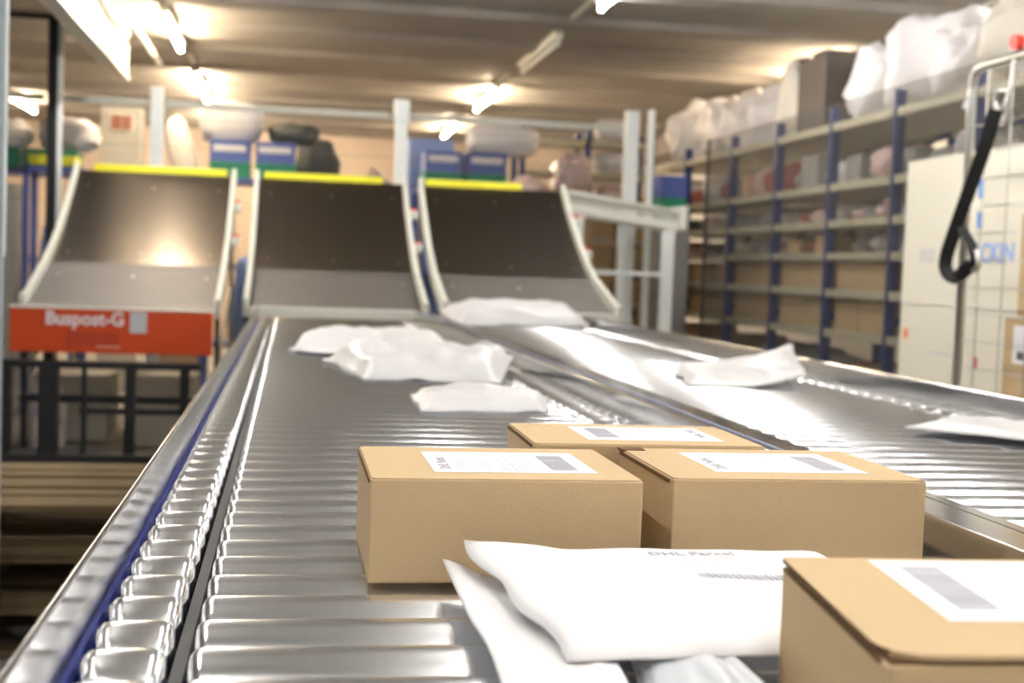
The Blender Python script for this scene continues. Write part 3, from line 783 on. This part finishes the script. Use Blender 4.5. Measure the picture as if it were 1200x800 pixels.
# long rack along the right side
RX0, RX1 = 3.30, 4.15
rz_ = (.42, .845, 1.095, 1.32, 1.52, 1.745, 2.12)
posts_y = (5.35, 6.2, 7.08, 7.98, 8.93, 9.90, 11.1, 12.3)
o = thing('storage_rack', ((RX0+RX1)/2, 8.2, 0), 'long storage rack with blue uprights and beige shelves along the right side, behind the mesh', 'rack', 'blue and beige storage racks')
for y in posts_y:
    for x in (RX0+.03, RX1-.03): MB().box(x-.03, x+.03, y-.02, y+.02, 0, 2.22).build('upright', M['blue_post'], o, bevel=.003)
    MB().bar((RX0+.06, y, .9), (RX1-.06, y, 1.7), .012, .03).build('brace', M['blue_post'], o)
    MB().bar((RX0+.06, y, 1.7), (RX1-.06, y, 2.1), .012, .03).build('brace', M['blue_post'], o)
for z in rz_:
    for a, c in zip(posts_y, posts_y[1:]):
        s = MB().box(RX0+.062, RX1-.062, a+.001, c-.001, z-.02, z).build('shelf_board', M['beam'], o)
        MB().box(RX0+.0, RX0+.055, a+.03, c-.03, z-.05, z).build('front_beam', M['beam'], s, bevel=.003)
        MB().box(RX1-.055, RX1, a+.03, c-.03, z-.05, z).build('rear_beam', M['beam'], s)
bayn = ['in the bay hidden by the cream carton', 'in the bay next to the cream carton', 'in the second bay beyond the cream carton', 'in the middle bay of the rack',
        'in the third bay from the far end', 'in the second bay from the far end', 'in the farthest bay of the rack']
shn = {.42: 'lowest', .845: 'second lowest', 1.095: 'third', 1.32: 'fourth', 1.52: 'fifth', 1.745: 'sixth'}
rnd = random.Random(5)
for bi, (a, c) in enumerate(zip(posts_y, posts_y[1:])):
    if bi == 0: continue
    for zi, z in enumerate(rz_[:-1]):
        h = rz_[zi+1]-z-.05
        if z in (.845, 1.095):        # brown shelf boxes fill the bay
            if bi == 1 and z == .845: continue
            n = 2; L = (c-a-.10)/n; ys = a+.05
            if z == .845 and bi == 2: ys += .10; L = (c-a-.20)/2
            for k in range(n):
                y0 = ys+L*k
                plain_box('shelf_carton', RX0+.064, RX1-.10, y0+.004, y0+L-.004, z+.001, z+h-.012, M['cardboard'],
                          '%s brown carton on the %s shelf %s' % (('nearer', 'farther')[k], shn[z], bayn[bi]), 'box', 'brown cartons filling the lower rack shelves')
        else:
            y = a+.06; k = 0
            while y < c-.14 and k < 4:
                w = min(rnd.uniform(.16, .34), c-.06-y)
                if w < .1: break
                t = rnd.random(); hh = h*rnd.uniform(.5, .85)
                desc = ('nearest', 'second', 'third', 'last')[k]
                if t < .28:
                    mm = rnd.choice(('cardboard', 'peach', 'grey_misc'))
                    plain_box('shelf_box', RX0+.08, RX0+.55, y, y+w-.015, z+.001, z+hh, M[mm],
                              '%s %s box on the %s shelf %s' % (desc, {'cardboard': 'brown', 'peach': 'peach', 'grey_misc': 'grey'}[mm], shn[z], bayn[bi]), 'box', 'goods on the rack shelves')
                else:
                    mm = rnd.choice(('sack', 'sack', 'sack_warm', 'sack_warm', 'sack_pink', 'grey_misc', 'red_misc', 'sack'))
                    cn = {'sack': 'white', 'sack_warm': 'cream', 'grey_misc': 'grey', 'sack_pink': 'pale pink', 'black_sack': 'black', 'red_misc': 'brick red'}[mm]
                    sack('shelf_bag', (RX0+.33, y+w/2, z+.001), (.46, w-.02, hh), M[mm],
                         '%s %s bag on the %s shelf %s' % (desc, cn, shn[z], bayn[bi]), 'bag', 100+bi*10+zi+k, 'goods on the rack shelves', n=10)
                y += w; k += 1
# the peach box with papers and the blue parcel that stand out
# sacks on top of the rack
top = 2.121; GS = 'sacks on top of the right-hand rack'
TS = [((3.75, 13.2), (.9, 1.5, .55), 'sack', 'far white sack beyond the end of the rack, left of the others', 1.70),
      ]
for i, (y, w, d, h, m, l, rx) in enumerate((
        (11.95, .62, .80, .60, 'sack', 'bulky white sack at the very far end of the rack top', 0), (11.15, .58, .60, .54, 'sack', 'white sack second from the far end of the rack top', .1),
        (10.55, .54, .50, .50, 'sack', 'low white sack third from the far end of the rack top', 0), (9.95, .54, .50, .50, 'sack', 'round white sack on the rack top, left of the tall pale one', .1),
        (9.32, .50, .36, .60, 'sack_warm', 'tall pale peaked sack on the rack top, left of the dark carton', .12),
        (8.12, .54, .36, .56, 'sack', 'white sack tilted against the dark carton on the rack top', .5),
        (7.52, .54, .34, .60, 'sack', 'peaked white sack in the middle of the rack top', -.4), (6.93, .54, .38, .50, 'sack', 'white sack leaning right of the peaked one', .5),
        (6.30, .54, .54, .52, 'sack_warm', 'creamy square sack on the rack top above the cream carton', .25),
        (5.62, .54, .56, .50, 'sack', 'white sack at the right picture edge on top of the rack', .1))):
    sack('white_sack', (3.74, y, top), (w, d, h), M[m], l, 'sack', 71+i, GS, rx=rx, rz=.5*((i*7)%3-1), q=3.4, crump=.30)
b = thing('dark_carton', (3.7, 8.75, top), 'upright dark taupe carton between the sacks on top of the rack', 'box')
MB().box(3.45, 3.95, 8.48, 8.96, top, top+.53).build('box_body', M['taupe'], b, bevel=.01)
MB().box(3.44, 3.96, 8.47, 8.70, top+.53, top+.545).build('top_flap', M['taupe'], b)
MB().bar((3.7, 8.965, top+.54), (3.7, 9.0, top+.56), .5, .012).build('top_flap', M['taupe'], b)
sack('white_sack', (3.0, 13.0, 1.9), (1.0, .7, .42), M['sack'], 'large white sack behind the end of the rack, right of the thin fence post', 'sack', 91, GS)
plain_box('brown_carton', 2.6, 3.4, 12.7, 13.3, 0, 1.895, M['cardboard'], 'tall brown carton carrying the sack behind the end of the rack', 'box')
plain_box('blue_carton', 2.88, 3.10, 10.35, 10.65, 1.76, 1.93, M['blue_crate'], 'blue carton stacked on the green one beside the thin fence post', 'box')
plain_box('green_carton', 2.88, 3.10, 10.35, 10.65, 1.52, 1.758, M['green_crate'], 'green carton under the blue one beside the thin fence post', 'box')
plain_box('brown_carton', 2.86, 3.12, 10.3, 10.7, 0, 1.518, M['grey_misc'], 'tall grey carton under the green one beside the thin fence post', 'box')

# mesh fence in front of the rack
o = thing('mesh_fence', (3.12, 7.5, 0), 'long fine wire mesh fence standing in front of the right-hand rack', 'mesh fence')
mesh_grid('wire_mesh', o, 'y', 4.6, 9.9, .5, 2.18, 3.12, pitch=.026, r=.0014, hp=.026, hr=.0013)
MB().box(3.10, 3.14, 4.6, 9.9, .46, .50).build('bottom_bar', M['fence_post'], o)
for y in (4.6, 9.88): MB().box(3.105, 3.125, y-.006, y+.006, 0, 2.18).build('fence_stake', M['wire'], o)

# ------------------------------------------------------------------ cream carton, roll cage and strap at the right
o = thing('cream_carton', (2.93, 5.2, .3), 'large cream carton with blue and grey print behind the roll cage pole', 'box')
MB().box(2.90, 3.04, 4.2, 6.05, .30, 1.725).build('box_body', M['cream'], o, bevel=.006)
MB().box(2.895, 2.90, 4.2, 6.04, 1.05, 1.053).build('seam_line', M['ink_light'], o)
RT = (PI/2, 0, -PI/2)
text('grey_lettering', 'ino', .12, M['ink_light'], o, (2.8985, 5.88, 1.25), RT, .0005, .001)
text('blue_lettering', 'BACKIN', .115, M['pale_blue_ink'], o, (2.8985, 5.46, 1.245), RT, .0005, .003)
for (y0, y1, z0, z1, mm, n) in ((5.32, 5.36, 1.52, 1.60, 'blue_ink', 'blue_mark'), (5.32, 5.36, 1.39, 1.46, 'blue_ink', 'blue_mark'), (5.96, 6.0, .885, .93, 'orange_ink', 'orange_mark'),
                                (5.50, 5.74, .83, .838, 'ink_light', 'printed_line')):
    MB().box(2.8985, 2.8998, y0, y1, z0, z1).build(n, M[mm], o)
plain_box('support_box', 2.86, 3.06, 4.3, 5.9, 0, .298, M['cardboard'], 'low brown box under the large cream carton', 'box')
MB_l = MB().box(2.8985, 2.8998, 5.30, 5.33, .79, .84).build('magenta_mark', M['magenta_ink'], o)

o = thing('roll_cage', (2.75, 4.5, 0), 'zinc roll cage at the right edge, tall pole with a black strap hung on it', 'roll cage')
MB().tube([(2.60, 4.90, .18), (2.60, 4.90, 1.90), (2.60, 4.895, 1.945), (2.60, 4.87, 1.975), (2.60, 4.82, 1.985), (2.60, 3.95, 1.985), (2.60, 3.90, 1.97), (2.60, 3.88, 1.93), (2.60, 3.88, .18)], .0175, 12).build('side_frame', M['cage'], o, smooth=True)
b = MB()
for y in (4.78, 4.60, 4.42, 4.24, 4.06): b.tube([(2.60, y, .2), (2.60, y, 1.985)], .0028, 6)
z = .31
while z < 1.86: b.tube([(2.597, 4.90, z), (2.597, 3.88, z)], .0028, 6); z += .1035
b.build('wire_grid', M['cage'], o)
MB().box(2.58, 2.86, 3.86, 4.92, .14, .18).build('platform', M['cage'], o)
for (x, y) in ((2.62, 3.93), (2.62, 4.85), (2.83, 3.93), (2.83, 4.85)):
    MB().tube([(x-.015, y, .06), (x+.015, y, .06)], .06, 16).build('caster', M['black'], o)
    MB().box(x-.02, x+.02, y-.02, y+.02, .115, .14).build('caster_fork', M['cage'], o)
MB().tube([(2.60, 4.91, 1.88), (2.585, 4.915, 1.83)], .02, 10).build('corner_clip', M['cage'], o)
# boxes in the cage
for (y1, z0, z1, l) in ((4.60, .185, .73, 'lowest brown box in the right roll cage, hidden behind the conveyor rail'), (4.62, .735, 1.035, 'brown box with white label low in the right roll cage'),
                        (4.54, 1.04, 1.41, 'middle brown box with label in the right roll cage'), (4.50, 1.415, 1.75, 'uppermost brown box in the right roll cage')):
    bx = plain_box('brown_parcel', 2.63, 2.85, 4.0, y1, z0, z1, M['cardboard'], l, 'box', 'brown boxes in the right roll cage')
    if .7 < z0 < 1.2:
        lb = MB().box(2.6285, 2.63, y1-.26, y1-.07, z1-.17, z1-.03).build('shipping_label', M['paper'], bx)
        MB().box(2.6275, 2.6284, y1-.22, y1-.10, z1-.155, z1-.125).build('barcode', M['ink_dark'], lb)

# black strap: webbing swept as a ribbon
def ribbon(pts, w, t, name, m, parent):
    b = MB(); P = [Vector(p) for p in pts]
    for i in range(len(P)):
        d = (P[min(i+1, len(P)-1)]-P[max(0, i-1)]).normalized()
        n = Vector((.47, .88, 0)); n = (n-d*n.dot(d)).normalized(); a = n.cross(d).normalized()
        for (i1, j1) in ((-1, -1), (1, -1), (1, 1), (-1, 1)): b.v.append(tuple(P[i]+a*(i1*w/2)+n*(j1*t/2)))
    for i in range(len(P)-1):
        k = i*4
        for q in range(4):
            r = (q+1) % 4; b.f.append((k+q, k+r, k+4+r, k+4+q)); b.mi.append(0)
    b.f.append((0, 1, 2, 3)); b.mi.append(0); k = (len(P)-1)*4; b.f.append((k, k+1, k+2, k+3)); b.mi.append(0)
    return b.build(name, m, parent, smooth=False)
def cat_rom(pts, n=6):
    P = [Vector(p) for p in pts]; out = []
    for i in range(len(P)-1):
        p0, p1, p2, p3 = P[max(0, i-1)], P[i], P[i+1], P[min(len(P)-1, i+2)]
        for k in range(n):
            t = k/n; out.append(.5*((2*p1)+(-p0+p2)*t+(2*p0-5*p1+4*p2-p3)*t*t+(-p0+3*p1-3*p2+p3)*t**3))
    out.append(P[-1]); return out
o = thing('tension_strap', (2.56, 4.8, 1.2), 'black webbing strap looped around the roll cage pole, hanging from its wire', 'strap')
ribbon(cat_rom([(2.57, 4.66, 1.80), (2.565, 4.72, 1.66), (2.56, 4.82, 1.49), (2.555, 4.905, 1.34), (2.55, 4.945, 1.245), (2.55, 4.93, 1.195), (2.55, 4.87, 1.175), (2.55, 4.81, 1.19), (2.55, 4.74, 1.225)]),
       .052, .004, 'webbing', M['black'], o)
ribbon(cat_rom([(2.555, 4.84, 1.37), (2.55, 4.80, 1.34), (2.55, 4.75, 1.30), (2.55, 4.72, 1.25), (2.555, 4.735, 1.22)]), .036, .004, 'webbing_tail', M['black'], o)
MB().tube(cat_rom([(2.56, 4.745, 1.28), (2.55, 4.70, 1.265), (2.55, 4.69, 1.22), (2.555, 4.73, 1.20)]), .010, 8).build('metal_buckle', M['cage'], o, smooth=True)
MB().tube(cat_rom([(2.585, 4.665, 1.78), (2.57, 4.68, 1.84), (2.58, 4.65, 1.87), (2.60, 4.63, 1.855), (2.58, 4.635, 1.80)]), .008, 8).build('hook', M['cage'], o, smooth=True)
o = tag(MB().tube(cat_rom([(2.57, 4.55, 1.97), (2.56, 4.556, 1.85), (2.56, 4.57, 1.76), (2.56, 4.60, 1.735), (2.57, 4.60, 1.77)]), .006, 8).build('wire_hook', M['cage'], smooth=True),
        'slim metal hook hanging from the top tube of the right roll cage', 'hook')
tag(MB().tube([(2.60, 4.56, 2.032), (2.57, 4.56, 2.032)], .028, 16).build('red_button', M['red']), 'round red cap on the top tube of the right roll cage', 'cap')

# ------------------------------------------------------------------ gravity conveyor beside the rightmost chute
o = thing('gravity_conveyor', (2.3, 9.3, 0), 'short off-white roller track running right from the top of the rightmost chute', 'roller track')
for y in (9.16, 9.50):
    MB().bar((1.88, y, 1.590), (2.70, y, 1.480), .02, .055).build('lower_rail', M['offwhite'], o, bevel=.003)
    MB().bar((1.88, y, 1.700), (2.70, y, 1.590), .02, .022).build('upper_rail', M['offwhite'], o, bevel=.003)
    k = MB()
    for i in range(27):
        x = 1.90+.030*i; z = 1.642-(x-1.88)*.134
        k.box(x, x+.013, y-.006, y+.006, z-.03, z+.05)
    k.build('slotted_side', M['cage'] if y > 9.3 else M['offwhite'], o)
for i in range(20):
    x = 1.92+.039*i; z = 1.688-(x-1.88)*.134
    MB().tube([(x, 9.175, z), (x, 9.485, z)], .0125, 10).build('track_roller', M['cage'], o, smooth=True)
MB().bar((2.725, 9.10, 1.545), (2.725, 9.56, 1.545), .045, .17).build('end_stop', M['offwhite'], o, bevel=.01)
MB().box(2.58, 2.66, 9.12, 9.20, 0, 1.455).build('leg', M['fence_post'], o, bevel=.006)
MB().box(2.34, 2.40, 9.46, 9.52, 0, 1.495).build('leg', M['fence_post'], o, bevel=.006)
MB().box(2.0, 2.5795, 9.14, 9.18, 1.13, 1.16).build('cross_brace', M['fence_post'], o)
MB().box(1.96, 2.0, 9.13, 9.18, 0, 1.54).build('leg', M['fence_post'], o)

# ------------------------------------------------------------------ print on the padded envelope
dg = bpy.context.evaluated_depsgraph_get()
def surf_z(o, x, y):
    hit, loc, n, i = o.ray_cast(Vector((x, y, 3))-o.location, Vector((0, 0, -1)))
    return loc.z+o.location.z if hit else None
def flat_print(o, name, m, rects, dz=.0006):
    b = MB()
    for (x0, x1, y0, y1) in rects:
        z = [surf_z(o, x, y) for (x, y) in ((x0, y0), (x1, y0), (x1, y1), (x0, y1))]
        if None in z: continue
        b.quad((x0, y0, z[0]+dz), (x1, y0, z[1]+dz), (x1, y1, z[2]+dz), (x0, y1, z[3]+dz))
    return b.build(name, m, o, fixn=False)
rnd = random.Random(2); rc = []; x = .335
while x < .45:
    w = rnd.choice((.001, .0015, .0025, .003)); rc.append((x, x+w, 1.030, 1.052)); x += w+rnd.choice((.0012, .002))
flat_print(e2, 'barcode', M['ink'], rc)
rc = []
for yy in (1.100, 1.088, 1.076):
    x = .318+rnd.random()*.01
    while x < .375+rnd.random()*.03:
        w = rnd.uniform(.002, .006); rc.append((x, x+w, yy, yy+.0025)); x += w+.002
flat_print(e2, 'small_print', M['ink_light'], rc)
z = surf_z(e2, .35, 1.118)
text('header_lettering', 'DHL Parcel', .0165, M['ink'], e2, (.314, 1.114, max(surf_z(e2, xx, 1.118) or .9 for xx in (.315, .35, .39, .42))+.0004), (0, 0, 0), .0002, .0002)

# ------------------------------------------------------------------ camera
f = 1570.; H = RZ+.294
Xa = Vector((.9859551, -.02663108, .16487366)); Ya = Vector((-.16309562, .05896534, .98484664)); Za = Vector((.03594936, .99790474, -.05379377))
# rows: world axes in camera coordinates (right, up, forward)
right = Vector((Xa[0], Ya[0], Za[0])); up = Vector((Xa[1], Ya[1], Za[1])); fwd = Vector((Xa[2], Ya[2], Za[2]))
fwd.normalize(); up = (up-fwd*up.dot(fwd)).normalized(); right = fwd.cross(up)
cam = bpy.data.cameras.new('camera'); co = bpy.data.objects.new('camera', cam); COL.objects.link(co)
m = Matrix((right, up, -fwd)).transposed().to_4x4(); m.translation = (0, 0, H); co.matrix_world = m
cam.sensor_width = 36; cam.lens = 36*f/1200; cam.clip_start = .05
cam.dof.use_dof = True; cam.dof.focus_distance = 1.38; cam.dof.aperture_fstop = 6.3
SC.camera = co

w = bpy.data.worlds.new('world'); SC.world = w; w.use_nodes = True
w.node_tree.nodes['Background'].inputs[0].default_value = (1, 1, 1, 1); w.node_tree.nodes['Background'].inputs[1].default_value = .3
SC.view_settings.view_transform = 'Standard'; SC.view_settings.look = 'None'; SC.view_settings.gamma = 1
SC.view_settings.use_curve_mapping = False; SC.view_settings.exposure = 1.58
SC.cycles.use_denoising = True; SC.cycles.max_bounces = 8; SC.cycles.sample_clamp_indirect = 8
